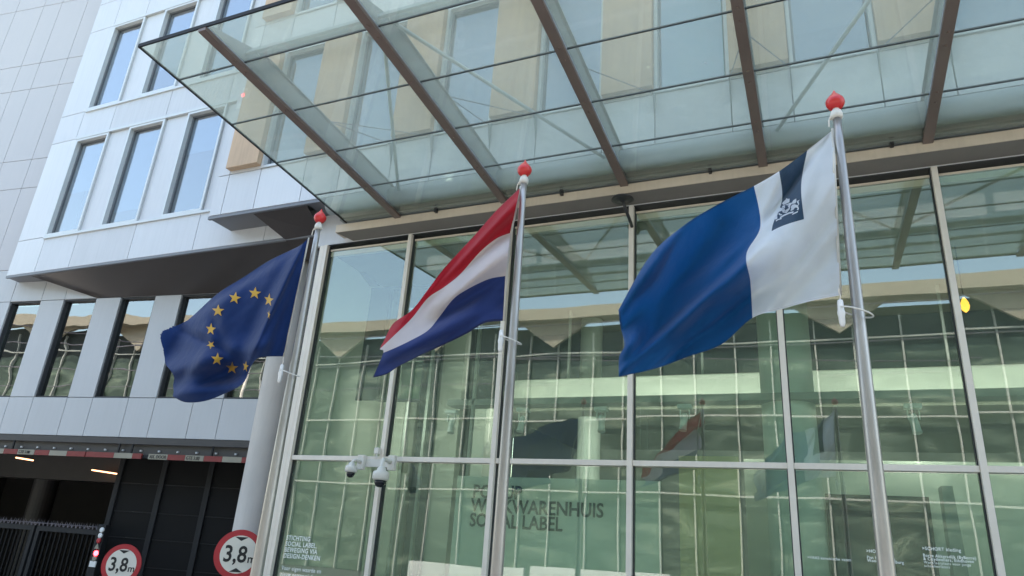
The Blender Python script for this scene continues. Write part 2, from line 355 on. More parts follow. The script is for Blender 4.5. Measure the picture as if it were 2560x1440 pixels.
# --- right projecting volume: front plane Y = 8.0
YR = 8.0; RX0, RX1 = -9.68, 12.0
period = 1.735; ors = [-9.40+period*k for k in range(13)]
jr = sorted([x for x in ors]+[x+.74 for x in ors])
zs = [5.19, 5.99, 8.50, 9.36, 11.9, 12.8, 15.3, 16.9]
holes = [(x+.74, x+period, 5.99, 8.5) for x in ors]+[(x+.74, x+period, 9.36, 11.9) for x in ors]+[(x+.74, x+period, 12.8, 15.3) for x in ors]
clad('right_volume_cladding', 'panel', RX0, RX1, YR, zs, [jr]*7, holes, gap=.014)
m = MB()
for b0, b1 in ((5.21, 5.985), (8.505, 9.355), (11.905, 12.795), (15.3, 16.9)): m.box((RX0+.01, YR+.052, Z(b0)), (RX1, YR+.1, Z(b1)))
for x in ors:
    for b0, b1 in ((5.985, 8.505), (9.355, 11.905), (12.795, 15.3)): m.box((x+.01, YR+.052, Z(b0)), (x+.73, YR+.1, Z(b1)))
m.box((RX0, YR+.03, Z(5.21)), (RX0+.012, YR+.56, Z(16.85)))
m.build('joint_backing', 'joint', ob)
for k, x in enumerate(ors):
    for fl, (b0, b1) in enumerate(((6.05, 8.46), (9.42, 11.86), (12.86, 15.2))):
        m = MB(); m.box((x+.01, YR-.13, Z(b0)), (x+.73, YR-.002, Z(b1))); m.build('timber_panel', 'timber', ob, bevel=.006)
    for fl, (b0, b1) in enumerate(((5.99, 8.5), (9.36, 11.9), (12.8, 15.3))):
        mt = 'blindgreen' if (k in (4,) and fl == 0) else 'blindteal'
        lowf = random.choice([0, .1, .3, .5]) if mt == 'blindteal' else .0
        if k in (5, 6, 3): lowf = 0
        window(ob, x+.74, x+period, b0, b1, YR, back=(mt, lowf), fw_=.045)
m = MB(); m.box((RX0+.02, YR+.5, Z(5.3)), (RX1, YR+.52, Z(16.85))); m.build('room_back', 'igrey', ob)
m = MB(); m.box((RX0, YR, Z(5.13)), (RX1, YR+.05, Z(5.183))); m.build('soffit_edge', 'soffit2', ob)
m = MB(); jx = -8.72
m.quad([(RX0, YR+.05, Z(5.16)), (jx, YR+.05, Z(5.16)), (jx, YL, Z(5.16)), (RX0, YL, Z(5.16))]); m.build('soffit_end', 'soffit2', ob)
m = MB(); m.quad([(jx, YR+.05, Z(5.16)), (-7.55, YR+.05, Z(5.16)), (-7.55, YL, Z(4.86))]); m.quad([(jx, YR+.05, Z(5.16)), (-7.55, YL, Z(4.86)), (-8.34, YL-.005, Z(4.83))]); m.quad([(jx, YR+.05, Z(5.16)), (-8.34, YL-.005, Z(4.83)), (jx, YL, Z(5.16))])
m.quad([(-8.34, YL, Z(4.83)), (-7.55, YL-.002, Z(4.86)), (-7.55, 9.0, Z(4.60)), (-8.34, 9.0, Z(4.60))])
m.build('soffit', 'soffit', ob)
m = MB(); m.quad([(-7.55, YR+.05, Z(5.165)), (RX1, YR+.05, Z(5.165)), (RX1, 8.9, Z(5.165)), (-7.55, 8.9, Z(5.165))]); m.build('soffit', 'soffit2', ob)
m = MB(); m.box((-7.56, 8.5, Z(4.575)), (12, 8.56, Z(5.15))); m.build('end_fascia_panel', 'panel', ob, bevel=.005)
m = MB(); m.box((-16.3, 9.9, Z(4.9)), (12, 30, Z(16.8))); m.build('building_core', 'darkp', ob)
m = MB(); m.box((-16.5, 8.3, Z(16.9)), (12.2, 30.2, Z(17.15))); m.build('roof', 'panel', ob)
m = MB(); m.box((-7.75, 8.62, 0), (-7.52, 9.7, Z(4.57))); m.build('dark_pier', 'darkp', ob, bevel=.01)

# ============================================================ round column outside
m = MB(); m.lathe([(.36, 0), (.33, .02), (.33, 4.0), (.33, Z(4.75))], (-8.50, 9.3, 0), n=48)
tag(m.build('round_column', 'concrete', smooth=False), 'thick round pale concrete column beside the garage opening', 'column')
for p in bpy.data.objects['round_column'].data.polygons: p.use_smooth = len(p.vertices) == 4

# ============================================================ GARAGE
gz = empty('garage_bay', (-11, 12, 0), 'dark garage interior behind the dark lintel under the grey panels', 'garage')
m = MB(); m.box((-9.0, 7.5, -.012), (7.6, 7.6, Z(4.0)), TR); m.box((-9.0, .6, -.016), (7.6, 7.5, -.004), TR); m.box((-9.1, .1, 0), (-9.0, 7.5, Z(4)), TR)
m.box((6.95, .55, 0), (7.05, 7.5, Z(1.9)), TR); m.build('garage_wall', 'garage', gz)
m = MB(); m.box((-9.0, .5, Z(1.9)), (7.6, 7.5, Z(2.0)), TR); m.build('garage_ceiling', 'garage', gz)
m = MB(); m.box((-9, 4.0, Z(.95)), (7, 4.4, Z(1.6)), TR); m.build('ceiling_beam', 'darkp', gz)
for s_, y0 in ((1.1, 3.0), (-3.8, 4.5)):
    m = MB(); q = TR @ Vector((s_, y0, 0)); m.lathe([(.3, 0), (.3, Z(1.89))], q, n=24); m.build('garage_pillar', 'darkp', gz)
n_ = 0
for (xa_, ya_), (xb_, yb_), Y_ in (((230, 1175), (302, 1186), 12.5), ((475, 1180), (522, 1188), 12.2), ((40, 1144), (83, 1151), 11.3), ((597, 1160), (616, 1164), 11.6), ((330, 1153), (354, 1157), 11.5)):
    a, b = at(xa_, ya_, Y_), at(xb_, yb_, Y_+.15); n_ += 1
    m = MB(); m.tube([a, b], .016, 8)
    t_ = empty('tube_light', (a+b)/2, ['lit warm tube light, the longest one, over the left half of the garage', 'lit warm tube light high behind the middle door panel',
        'lit warm tube light at the far left below the clearance bar', 'short lit tube light next to the round column', 'short lit tube light just below the middle of the bar'][n_-1], 'tube light', 'tube lights in the garage')
    m.build('light_tube', 'lit', t_); m = MB(); m.tube([a+Vector((0, 0, .035)), b+Vector((0, 0, .035))], .022, 6); m.build('light_housing', 'darkp', t_)
# clearance bar
bar = empty('clearance_bar', tuple(TR @ Vector((2.5, .45, Z(1.1)))), 'long red and white height bar hanging across the garage opening', 'height bar')
def bars(px_):    # pixel column -> position along the bar
    y = 1133+px_*.0365; d = ray(px_, y); n = TR.to_3x3() @ Vector((0, 1, 0)); p0 = TR @ Vector((0, -.06, 0))
    k = p0.xy.dot(n.xy)/d.xy.dot(n.xy); q = TR.inverted() @ Vector((d.x*k, d.y*k, 0)); return q.x
edges = [(-60, 7, 0), (7, 42, 1), (42, 84, 0), (84, 121, 1), (121, 165, 0), (165, 211, 1), (213, 283, 1), (283, 329, 0), (329, 352, 1), (369, 417, 0), (417, 461, 1), (461, 508, 0), (508, 554, 1), (554, 603, 0), (603, 640, 1)]
for k, nm in ((1, 'red_section'), (0, 'white_section')):
    for a, b, c in edges:
        if c == k: m = MB(); m.box((bars(a)+.003, -.06, Z(1.13)), (bars(b)-.003, -.03, Z(1.225)), TR); m.build(nm, 'barred' if k else 'barwhite', bar)
m = MB(); m.box((bars(-60), -.028, Z(1.15)), (bars(640), -.02, Z(1.21)), TR)
for px_ in (285, 318, 20, 520): s_ = bars(px_); m.box((s_, -.026, Z(1.20)), (s_+.03, 0.0, Z(1.40)), TR)
m.build('bar_hanger', 'doorfr', bar)

def text(body, size, loc, rotm, mat, name, label=None, cat=None, parent=None, bold=0, ext=.002, align='LEFT', shear=0, sx=1, group=None, spacing=1):
    cu = bpy.data.curves.new(name, 'FONT'); cu.body = body; cu.size = size; cu.offset = bold*size; cu.extrude = ext; cu.align_x = align; cu.shear = shear; cu.space_character = spacing
    cu.resolution_u = 3
    o = bpy.data.objects.new('tmp', cu); C.objects.link(o); dg = bpy.context.evaluated_depsgraph_get()
    me = bpy.data.meshes.new_from_object(o.evaluated_get(dg)); bpy.data.objects.remove(o)
    me.transform(Matrix.Translation(loc) @ rotm.to_4x4() @ Matrix.Diagonal((sx, 1, 1, 1)))
    me.materials.clear(); me.materials.append(M[mat])
    t = bpy.data.objects.new(name, me); C.objects.link(t)
    if parent is not None:
        t.parent = parent; t.matrix_parent_inverse = Matrix.LocRotScale(parent.location, parent.rotation_euler, parent.scale).inverted()
    if label: tag(t, label, cat, group)
    return t
UPR = Matrix(((1, 0, 0), (0, 0, -1), (0, 1, 0)))         # text upright, facing -Y
UPRW = (Matrix.Rotation(RA, 3, 'Z') @ UPR)
for px_, tx in ((44, 'GTE 3.80'), (372, 'AX. DOOR'), (463, 'GTE 3.80')):
    q = TR @ Vector((bars(px_)+.01, -.064, Z(1.148))); text(tx, .085, q, UPRW, 'text_dark', 'bar_lettering', parent=bar, sx=.9)
# tall dark doors on the right of the opening
def rp(px_, py_, off=0):
    n = TR.to_3x3() @ Vector((0, 1, 0)); p0 = TR @ Vector((0, off, 0)); d = ray(px_, py_); k = p0.xy.dot(n.xy)/d.xy.dot(n.xy)
    q = TR.inverted() @ Vector((d.x*k, d.y*k, 0)); return q.x, d.z*k
gd = empty('garage_door', tuple(TR @ Vector((4, .8, 0))), 'tall dark panelled garage door filling the right half of the opening', 'garage door')
sv = [rp(309, 1158, .7)[0], rp(417, 1162, .7)[0], rp(534, 1162, .7)[0], 6.94]
hz = [-1.58, -.95, rp(380, 1420, .7)[1], rp(335, 1346, .7)[1], rp(335, 1280, .7)[1], rp(335, 1209, .7)[1], 1.9]
m = MB()
for s_ in sv: m.box((s_-.06, .66, 0.002), (s_+.06, .78, Z(1.88)), TR)
m.build('door_frame', 'doorfr', gd, bevel=.01)
for a, b in zip(sv, sv[1:]):
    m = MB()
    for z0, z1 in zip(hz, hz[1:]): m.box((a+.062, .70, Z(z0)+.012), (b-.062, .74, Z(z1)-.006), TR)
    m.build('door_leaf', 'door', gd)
    m = MB()
    for z0 in hz[1:-1]: m.box((a+.075, .685, Z(z0)-.008), (b-.075, .699, Z(z0)+.006), TR)
    m.build('rail', 'doorfr', gd)
# low barred gate with spikes
gt = empty('spiked_gate', tuple(TR @ Vector((-.6, .3, 0))), 'low dark barred gate with a row of spikes along its top', 'gate')
s0, s1 = rp(-60, 1300, .35)[0], rp(262, 1312, .35)[0]; zt = rp(150, 1318, .35)[1]
sm = rp(98, 1300, .35)[0]
m = MB()
for a, b in ((s0, sm-.03), (sm+.03, s1)):
    m.box((a, .32, Z(zt)-.09), (b, .38, Z(zt)), TR); m.box((a, .32, .1), (b, .38, .18), TR); m.box((a, .32, .18), (a+.08, .38, Z(zt)-.09), TR); m.box((b-.08, .32, .18), (b, .38, Z(zt)-.09), TR)
m.build('gate_frame', 'doorfr', gt)
m = MB()
for a, b in ((s0, sm-.03), (sm+.03, s1)):
    k = a+.14
    while k < b-.12: m.box((k, .335, .18), (k+.03, .365, Z(zt)-.09), TR); k += .11
m.build('gate_bars', 'door', gt)
m = MB(); k = s0+.05
while k < s1:
    q = TR @ Vector((k, .35, Z(zt)))
    for dx, dz in ((-.05, .10), (.03, .12), (.07, .06)): m.tube([q, q+Vector((dx, random.uniform(-.03, .03), dz))], [.008, .001], 5)
    k += .10
m.tube([TR @ Vector((s0, .35, Z(zt)+.05)), TR @ Vector((s1, .35, Z(zt)+.05))], .008, 5)
m.build('spikes', 'cable', gt)
# signal column
s_, z_ = rp(243, 1370, .2)
sg = empty('signal_post', tuple(TR @ Vector((s_, .2, 0))), 'narrow dark signal post with small round lights and a glowing red one', 'signal')
m = MB(); m.box((s_-.09, .18, 0), (s_+.09, .30, Z(-.05)), TR); m.build('post', 'doorfr', sg, bevel=.01)
for (px_, py_), mt in zip(((255, 1325), (251, 1339), (247, 1352), (243, 1366), (240, 1383), (236, 1397)), ('white', 'white', 'signred', 'barwhite', 'redlit', 'barwhite')):
    a, z1 = rp(px_, py_, .17); q = TR @ Vector((a, .179, Z(z1))); m = MB(); ax = TR.to_3x3() @ Vector((0, -1, 0))
    if py_ == 1366: m.prism([TR @ Vector((a-.05, .178, Z(z1)-.04)), TR @ Vector((a+.05, .178, Z(z1)-.04)), TR @ Vector((a, .178, Z(z1)+.05))], ax*.02)
    else: m.lathe([(.045, 0), (.045, .02), (.03, .028)], q, ax, 16)
    m.build('signal_light', mt, sg)
a, z1 = rp(232, 1410, .17); m = MB(); m.box((a-.07, .16, Z(z1)-.05), (a+.07, .178, Z(z1)+.05), TR); m.build('button_plate', 'white', sg)

# ============================================================ ROUND SIGNS
def round_sign(cx, cy, Yd, r, yaw, label):
    c = at(cx, cy, Yd); t = empty('height_limit_sign', (c.x, c.y, 0), label, 'road sign', 'round 3,8 m height limit signs')
    Rm = Matrix.Rotation(yaw, 3, 'Z') @ UPR; ax = Rm @ Vector((0, 0, 1)); q = c
    m = MB(); m.lathe([(r, 0), (r, .012)], q, ax, 48); m.build('sign_plate', 'signred', t)
    m = MB(); m.lathe([(r*.76, .0125), (r*.76, .015)], q, ax, 48); m.build('sign_face', 'signwhite', t)
    q2 = q+ax*.018
    text('3,8', r*.92, q2+Rm @ Vector((-r*.62, -r*.30, 0)), Rm, 'black', 'sign_number', parent=t, bold=.018, sx=.86)
    text('m', r*.46, q2+Rm @ Vector((r*.38, -r*.30, 0)), Rm, 'black', 'sign_unit', parent=t, bold=.012)
    for s in (1, -1):
        m = MB(); m.prism([q+ax*.016+Rm @ Vector((-.09*r/.33, s*r*.70, 0)), q+ax*.016+Rm @ Vector((.09*r/.33, s*r*.70, 0)), q+ax*.016+Rm @ Vector((0, s*r*.54, 0))], ax*.003); m.build('arrowhead', 'black', t)
    m = MB(); m.tube([(c.x-ax.x*.04, c.y-ax.y*.04, 0), (c.x-ax.x*.04, c.y-ax.y*.04, c.z+r*.9)], .03, 12); m.build('post', 'alu', t, smooth=True)
round_sign(304, 1412, 8.7, .315, rad(26), 'smaller looking red rimmed 3,8 m sign in front of the dark garage gate')
round_sign(597, 1386, 8.55, .345, rad(38), 'red rimmed 3,8 m sign by the concrete column, half behind the left flagpole')

# ============================================================ ENTRANCE HALL WITH GLASS WALL
YG = 8.5
hall = empty('glass_hall', (0, 9, 0), 'double height glass fronted hall with slim aluminium mullions', 'glass hall')
MX = [-7.35, -5.72, -4.00, -2.18, -.37, 1.44, 3.26, 5.08, 6.9]; MW = .065
for x in MX:
    m = MB(); m.box((x-.0, YG-.06, 0.0), (x+MW, YG+.09, Z(4.56))); m.build('mullion', 'alu', hall, bevel=.003)
    m = MB(); m.box((x-.012, YG+.0, 0), (x-.001, YG+.085, Z(4.55))); m.box((x+MW+.001, YG+.0, 0), (x+MW+.012, YG+.085, Z(4.55))); m.build('gasket', 'aludark', hall)
m = MB(); m.box((-7.45, YG-.045, 0), (-7.365, YG+.12, Z(4.56))); m.build('corner_post', 'alu', hall, bevel=.004)
for a, b in zip(MX, MX[1:]):
    m = MB(); m.box((a+MW+.002, YG-.035, Z(1.055)), (b-.002, YG+.08, Z(1.12))); m.build('transom', 'alu', hall, bevel=.003)
    for z0, z1 in ((-1.55, 1.045), (1.13, 4.50)):
        ta, tb = random.uniform(-.005, .005), random.uniform(-.007, .007); SH = Matrix(((1, 0, 0, 0), (ta/1.8, 1, tb/3, -(ta/1.8)*a-(tb/3)*Z(z0)), (0, 0, 1, 0), (0, 0, 0, 1)))
        m = MB(); m.box((a+MW+.014, YG+.036, Z(z0)), (b-.014, YG+.046, Z(z1)), SH)
        m.build('glass_pane', 'g_wall', hall)
    m = MB(); m.box((a+MW+.014, YG+.025, Z(4.47)), (b-.014, YG+.06, Z(4.50))); m.box((a+MW+.02, YG+.045, Z(4.38)), (b-.02, YG+.10, Z(4.46))); m.build('head_rail', 'fascia', hall)
m = MB(); m.box((-7.35, YG-.02, Z(4.562)), (7, YG+.14, Z(4.573))); m.build('head_gasket', 'aludark', hall)
# beige fascia beam
m = MB(); m.box((-7.02, 8.26, Z(4.665)), (7.2, 8.495, Z(4.80))); m.build('fascia_beam', 'fascia', hall, bevel=.004)
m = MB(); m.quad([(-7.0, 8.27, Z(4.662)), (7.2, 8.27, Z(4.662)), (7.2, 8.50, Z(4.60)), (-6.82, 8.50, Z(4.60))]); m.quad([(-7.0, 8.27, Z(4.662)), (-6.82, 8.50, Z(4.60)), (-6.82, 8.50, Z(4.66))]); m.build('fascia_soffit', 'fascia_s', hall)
# interior
m = MB(); m.box((-7.4, YG+.1, -.012), (12, 22, -.002)); m.build('hall_floor', 'floor', hall)
m = MB(); m.box((-7.42, 17, 0), (12, 17.2, Z(4.6))); m.build('back_wall', 'igrey', hall)
m = MB(); m.box((-7.50, 8.66, -.002), (-7.43, 17.0, Z(4.56))); m.build('hall_end_wall', 'iwall', hall); m = MB(); m.box((12.0, 8.66, 0), (12.1, 17.0, Z(4.56))); m.build('hall_end_wall', 'iwall', hall)
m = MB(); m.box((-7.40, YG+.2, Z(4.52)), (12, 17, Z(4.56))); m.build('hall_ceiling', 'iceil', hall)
m = MB(); m.box((-7.43, 12.3, 0), (-5.8, 12.4, Z(4.5))); m.build('inner_back_panel', 'igrey', hall); m = MB(); m.box((-5.75, 12, Z(2.58)), (12, 12.25, Z(3.05))); m.build('mezzanine_front', 'islab', hall, bevel=.01)
m = MB(); m.box((-5.7, 12.25, Z(2.5)), (12, 17, Z(2.6))); m.box((-5.7, 12.0, Z(2.46)), (12, 12.2, Z(2.5))); m.build('mezzanine_floor', 'iceil', hall)
m = MB(); m.box((-5.75, 12.02, Z(3.05)), (12, 12.04, Z(3.06))); m.build('mezzanine_edge', 'alu', hall)
m = MB()
for k in range(14): x = -5.6+k*1.25; m.box((x, 12.3, Z(3.05)), (x+.04, 12.36, Z(4.5)))
m.build('partition_post', 'igrey', hall)
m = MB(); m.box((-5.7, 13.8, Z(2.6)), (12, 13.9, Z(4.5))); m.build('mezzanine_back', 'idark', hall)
for cx_, cy_, r in ((-.40, 10.6, .36), (-4.1, 13.0, .22), (4.2, 10.6, .36)):
    m = MB(); m.lathe([(r, 0), (r, Z(4.5))], (cx_, cy_, 0), n=40); o = m.build('hall_column', 'icol', hall)
    for p in o.data.polygons: p.use_smooth = len(p.vertices) == 4
m = MB(); m.box((-4.75, 9.0, 0), (-1.9, 9.08, Z(.94))); m.build('lettered_wall', 'iwall', hall, bevel=.004)
m = MB(); m.box((-1.92, 10.4, 0), (-1.1, 10.5, Z(1.45))); m.build('warm_wall', 'iwarm', hall)
m = MB(); m.box((-1.08, 11.0, 0), (12, 11.1, Z(1.5))); m.build('side_wall', 'iwall', hall)
m = MB(); m.box((-5.6, 10.9, 0), (-5.3, 11.6, Z(2.45))); m.box((-7.39, 10.8, 0), (-6.9, 11.2, Z(4.4))); m.box((-6.55, 11.4, 0), (-6.1, 11.6, Z(4.4))); m.build('inner_panel', 'iwall', hall)
m = MB(); m.box((-6.9, 11.3, 0), (-6.55, 11.34, Z(4.4))); m.box((-6.1, 11.8, 0), (-5.3, 11.84, Z(4.4))); m.build('dark_doorway', 'idark', hall)
m = MB()
for x in (-6.93, -6.5, -6.12, -5.25, -4.7): m.box((x, 10.2, 0), (x+.05, 10.26, Z(4.4)))
m.build('inner_frame', 'igrey', hall)
m = MB(); m.box((-5.7, 10.2, Z(2.2)), (12, 10.5, Z(2.3))); m.build('ceiling_track', 'igrey', hall)

# interior things
for i, (px_, py_) in enumerate(((1130, 1035), (1308, 1030), (1503, 1028), (1712, 1022), (2282, 1022))):
    t = at(px_, py_, 10.15)
    sp = empty('track_spotlight', t, ['track spotlight hanging inside, leftmost of the row, beside the second mullion bay', 'track spotlight hanging inside just right of the middle flagpole',
       'track spotlight hanging inside above the lettering, left of the centre mullion', 'track spotlight hanging inside just under the big blue and white flag', 'track spotlight hanging inside to the right of the right flagpole'][i], 'spotlight', 'track spotlights inside the hall')
    m = MB(); m.box((t.x-.10, t.y-.06, t.z), (t.x+.10, t.y+.06, t.z+.06)); m.build('track_box', 'white', sp, bevel=.005)
    m = MB(); m.box((t.x-.07, t.y-.02, t.z-.14), (t.x-.058, t.y+.02, t.z)); m.box((t.x+.058, t.y-.02, t.z-.14), (t.x+.07, t.y+.02, t.z)); m.box((t.x-.058, t.y-.02, t.z-.012), (t.x+.058, t.y+.02, t.z)); m.build('yoke', 'white', sp)
    m = MB(); m.lathe([(.035, 0), (.05, .03), (.052, .22), (.058, .23), (.058, .26), (.04, .262)], (t.x-.01, t.y+.05, t.z-.06), (.1*(-1)**i, -.25, -1), 20); m.build('lamp_head', 'white', sp)
t = at(2412, 762, 10.8)
lp = empty('glowing_lamp', t, 'small glowing yellow lamp inside the upper right pane', 'lamp')
m = MB(); m.lathe([(.01, -.11), (.045, -.07), (.058, -.02), (.048, .035), (.028, .08), (.01, .11)], t, n=20); m.build('lamp_shade', 'yel', lp, smooth=True)
m = MB(); m.tube([t+Vector((0, 0, .11)), (t.x, t.y, Z(4.5))], .008, 6); m.build('cord', 'black', lp)
m = MB(); m.box((-.02, 10.8, Z(-.1)), (1.22, 10.86, Z(1.02))); tag(m.build('poster', 'poster', bevel=.004), 'large dark maroon picture standing inside behind the right flagpole', 'picture')
m = MB(); m.prism([(1.3, 10.2, 0), (1.5, 10.2, 0), (1.42, 10.2, Z(1.1)), (1.30, 10.2, Z(1.1))], (0, .3, 0)); tag(m.build('standing_board', 'igrey'), 'slim grey standing panel inside between dark picture and right mullion', 'panel')
cn = empty('display_counter', (-1, 9.8, 0), 'long pale counter running inside along the foot of the glass', 'counter')
m = MB(); m.box((-3.9, 9.9, 0.9), (3.6, 10.3, Z(-.40))); m.build('counter_top', 'white', cn, bevel=.01); m = MB(); m.box((-3.8, 9.97, 0), (3.5, 10.25, .9)); m.build('counter_base', 'igrey', cn)

# two lit bulbs hanging in the hall, and added fill lights to brighten the interior
for px_, py_, lb in ((1600, 1241, 'small lit white bulb inside, the left and higher of the pair beside the centre mullion'), (1618, 1249, 'small lit white bulb inside, the right and lower of the pair beside the centre mullion')):
    t = at(px_, py_, 10.0); b_ = empty('lit_bulb', t, lb, 'lamp', 'lit bulbs in the hall')
    m = MB(); m.lathe([(.004, -.02), (.014, -.01), (.016, .0), (.010, .014), (.007, .03)], t, n=14); m.build('bulb', 'bulb', b_, smooth=True)
    m = MB(); m.tube([t+Vector((0, 0, .03)), (t.x, t.y, Z(2.2))], .003, 5); m.build('cord', 'igrey', b_)
for x_, y_, z_, e_ in ((-6.4, 9.6, 1.9, 2.5), (-4.4, 10.6, 2.1, 5), (-2.7, 10.6, 2.1, 6), (-1.2, 10.7, 2.1, 5), (1.1, 10.6, 2.1, 6), (2.9, 10.6, 2.1, 6)):
    l = bpy.data.lights.new('added_hall_fill', 'AREA'); l.energy = e_; l.color = (1, 1, .95); l.size = .5
    o = bpy.data.objects.new('added_hall_fill', l); C.objects.link(o); o.location = (x_, y_, Z(z_)); o.rotation_euler = Vector((0, -1, -.12)).to_track_quat('Z', 'Y').to_euler()
# lettering
text('POP-UP', .244, (-4.488, 8.992, Z(0.656)), UPR, 'text_dark', 'wall_lettering', 'dark letters reading POP-UP on the pale inner wall, top line', 'lettering', bold=.020, group='dark lettering lines', sx=.89)
text('WERKWARENHUIS', .244, (-4.498, 8.992, Z(0.474)), UPR, 'text_dark', 'wall_lettering', 'dark letters reading WERKWARENHUIS on the pale inner wall, middle line', 'lettering', bold=.020, group='dark lettering lines', sx=.905)
text('SOCIAL LABEL', .244, (-4.498, 8.992, Z(0.282)), UPR, 'text_dark', 'wall_lettering', 'dark letters reading SOCIAL LABEL on the pale inner wall, bottom line', 'lettering', bold=.020, group='dark lettering lines', sx=.86)
YT = YG+.024
def lines(rows_, x, z, size, lead, label, shear=0):
    root = empty('window_lettering', (x, YT, Z(z)), label, 'lettering', 'white lettering on the glass')
    for i, (s_, k, b) in enumerate(rows_):
        s_ and text(s_, size*k, (x, YT, Z(z)-i*lead), UPR, 'text_white', 'text_line', parent=root, bold=b*.5, ext=.001, sx=.86, spacing=1.12)
lines([('STICHTING', 1, .02), ('SOCIAL LABEL,', 1, .02), ('BEWEGING VIA', 1, .02), ('DESIGN-DENKEN', 1, .02), ('', 1, 0), ('Voor eigen waarde en', .9, 0), ('nieuw perspectief', .9, 0)],
      -7.17, -.065, .088, .080, 'white lettering starting STICHTING SOCIAL LABEL at the bottom of the left pane')
lines([('>VAAS keramische vazen', 1, .01)], -.24, .135, .042, .038, 'white lettering reading >VAAS keramische vazen at the bottom, left of the right flagpole')
lines([('>HOUT', 1, .02), ('', .6, 0), ('Piet Hein Eek &', .9, .02), ('Woodworks Tilburg', .9, .02)], .33, .232, .046, .030, 'white lettering starting >HOUT at the bottom, partly behind the right flagpole')
lines([('>SCHORT kleding', 1, .02), ('', .6, 0), ('Borre Akkersdijk (ByBorre)', .9, .02), ('& Citydwellers, Eindhoven', .9, .02), ('Werk/leerplaats voor jonge', .8, 0), ('schoolverlaters', .8, 0)],
      .84, .288, .046, .032, 'white lettering starting >SCHORT kleding at the bottom right of the photo')

# ============================================================ CANOPY
cp = empty('glass_canopy', (-2, 8.2, Z(4.8)), 'sloping frosted glass canopy on brown steel beams above the flags', 'canopy')
SL = .0731
def cz(y): return 4.82-(y-8.3)*SL          # canopy height (relative to the eye) at distance y
BX = [-5.84, -4.0, -2.2, -.40, 1.42, 3.24]; YJ = [4.19, 4.76, 5.65, 6.54, 7.42, 8.25]
ang = math.atan(-SL)
def cbox(mb, x0, x1, y0, y1, h0, h1):
    P = [(x, y, Z(cz(y)+h)) for h in (h0, h1) for (x, y) in ((x0, y0), (x1, y0), (x1, y1), (x0, y1))]
    v = [mb.b.verts.new(p) for p in P]
    for f in ((0,3,2,1),(4,5,6,7),(0,1,5,4),(1,2,6,5),(2,3,7,6),(3,0,4,7)): mb.b.faces.new([v[i] for i in f])
for x in BX:
    m = MB(); cbox(m, x-.055, x+.055, 4.17, 8.27, -.055, -.008); bo = m.build('beam', 'beam', cp, bevel=.003)
    m = MB(); m.prism([(x-.02, yy, Z(cz(yy)+hh)) for yy, hh in ((4.22, .02), (8.26, .02), (8.26, .33), (4.95, .33), (4.22, .07))], (.04, 0, 0)); m.build('beam_web', 'beamweb', bo)
    m = MB(); cbox(m, x-.055, x+.055, 4.95, 8.26, .331, .345); m.build('beam_flange', 'beamweb', bo)
    for y in YJ[1:-1]:
        for dy in (-.09, .09): m = MB(); m.lathe([(.016, 0), (.014, .014)], (x, y+dy, Z(cz(y+dy)-.055)), (0, 0, -1), 8); m.build('bolt', 'beam', bo)
xsg = [-6.82]+BX
for a, b in zip(xsg, xsg[1:]):
    for y0, y1 in zip(YJ, YJ[1:]):
        x0 = a if a == xsg[0] else a+.058
        m = MB(); cbox(m, x0+.002, b-.058, y0+.006, y1-.006, 0, .012); m.build('glass_pane', 'g_canopy', cp)
for y in YJ[1:-1]:
    for a, b in zip(xsg, xsg[1:]): m = MB(); cbox(m, (a if a == xsg[0] else a+.057), b-.057, y-.0065, y+.0065, -.004, .016); m.build('glazing_joint', 'aludark', cp)
m = MB(); cbox(m, -6.83, 3.4, 4.165, 4.182, -.016, .03); cbox(m, -6.835, -6.821, 4.183, 8.27, -.012, .022); m.build('edge_trim', 'doorfr', cp)
m = MB(); m.tube([(-5.9, 4.98, Z(5.4)), (3.6, 4.98, Z(5.4))], .055, 20); m.build('front_tube', 'tube', cp, smooth=True)
m = MB(); m.box((-5.9, 4.76, Z(5.22)), (3.6, 4.80, Z(5.26))); m.build('front_rail', 'tube', cp)
m = MB()
for x in BX: m.tube([(x, 4.98, Z(5.40)), (x, 5.0, Z(cz(5.0)+.34))], .03, 10); m.lathe([(.075, -.035), (.075, .035)], (x, 4.98, Z(5.4)), (1, 0, 0), 20)
m.build('tube_support', 'tube', cp)
for a, b in (((-4.12, 5.05, 5.36), (-5.74, 8.1, 5.0)), ((-4.0, 5.05, 5.40), (-2.25, 8.1, 5.0)), ((1.42, 5.05, 5.4), (-.32, 8.1, 5.0)), ((1.42, 5.05, 5.4), (3.2, 8.1, 5.0))):
    m = MB(); m.tube([(a[0], a[1], Z(a[2])), (b[0], b[1], Z(b[2]))], .024, 12); m.build('brace', 'tube', cp, smooth=True)
m = MB(); m.tube([(-7.0, 8.02, Z(5.02)), (7.0, 8.02, Z(5.02))], .15, 28); m.build('gutter_tube', 'gutter', cp, smooth=True)
m = MB(); m.box((-6.9, 8.18, Z(4.83)), (7.0, 8.30, Z(4.87))); m.build('gutter_shelf', 'gutter', cp)
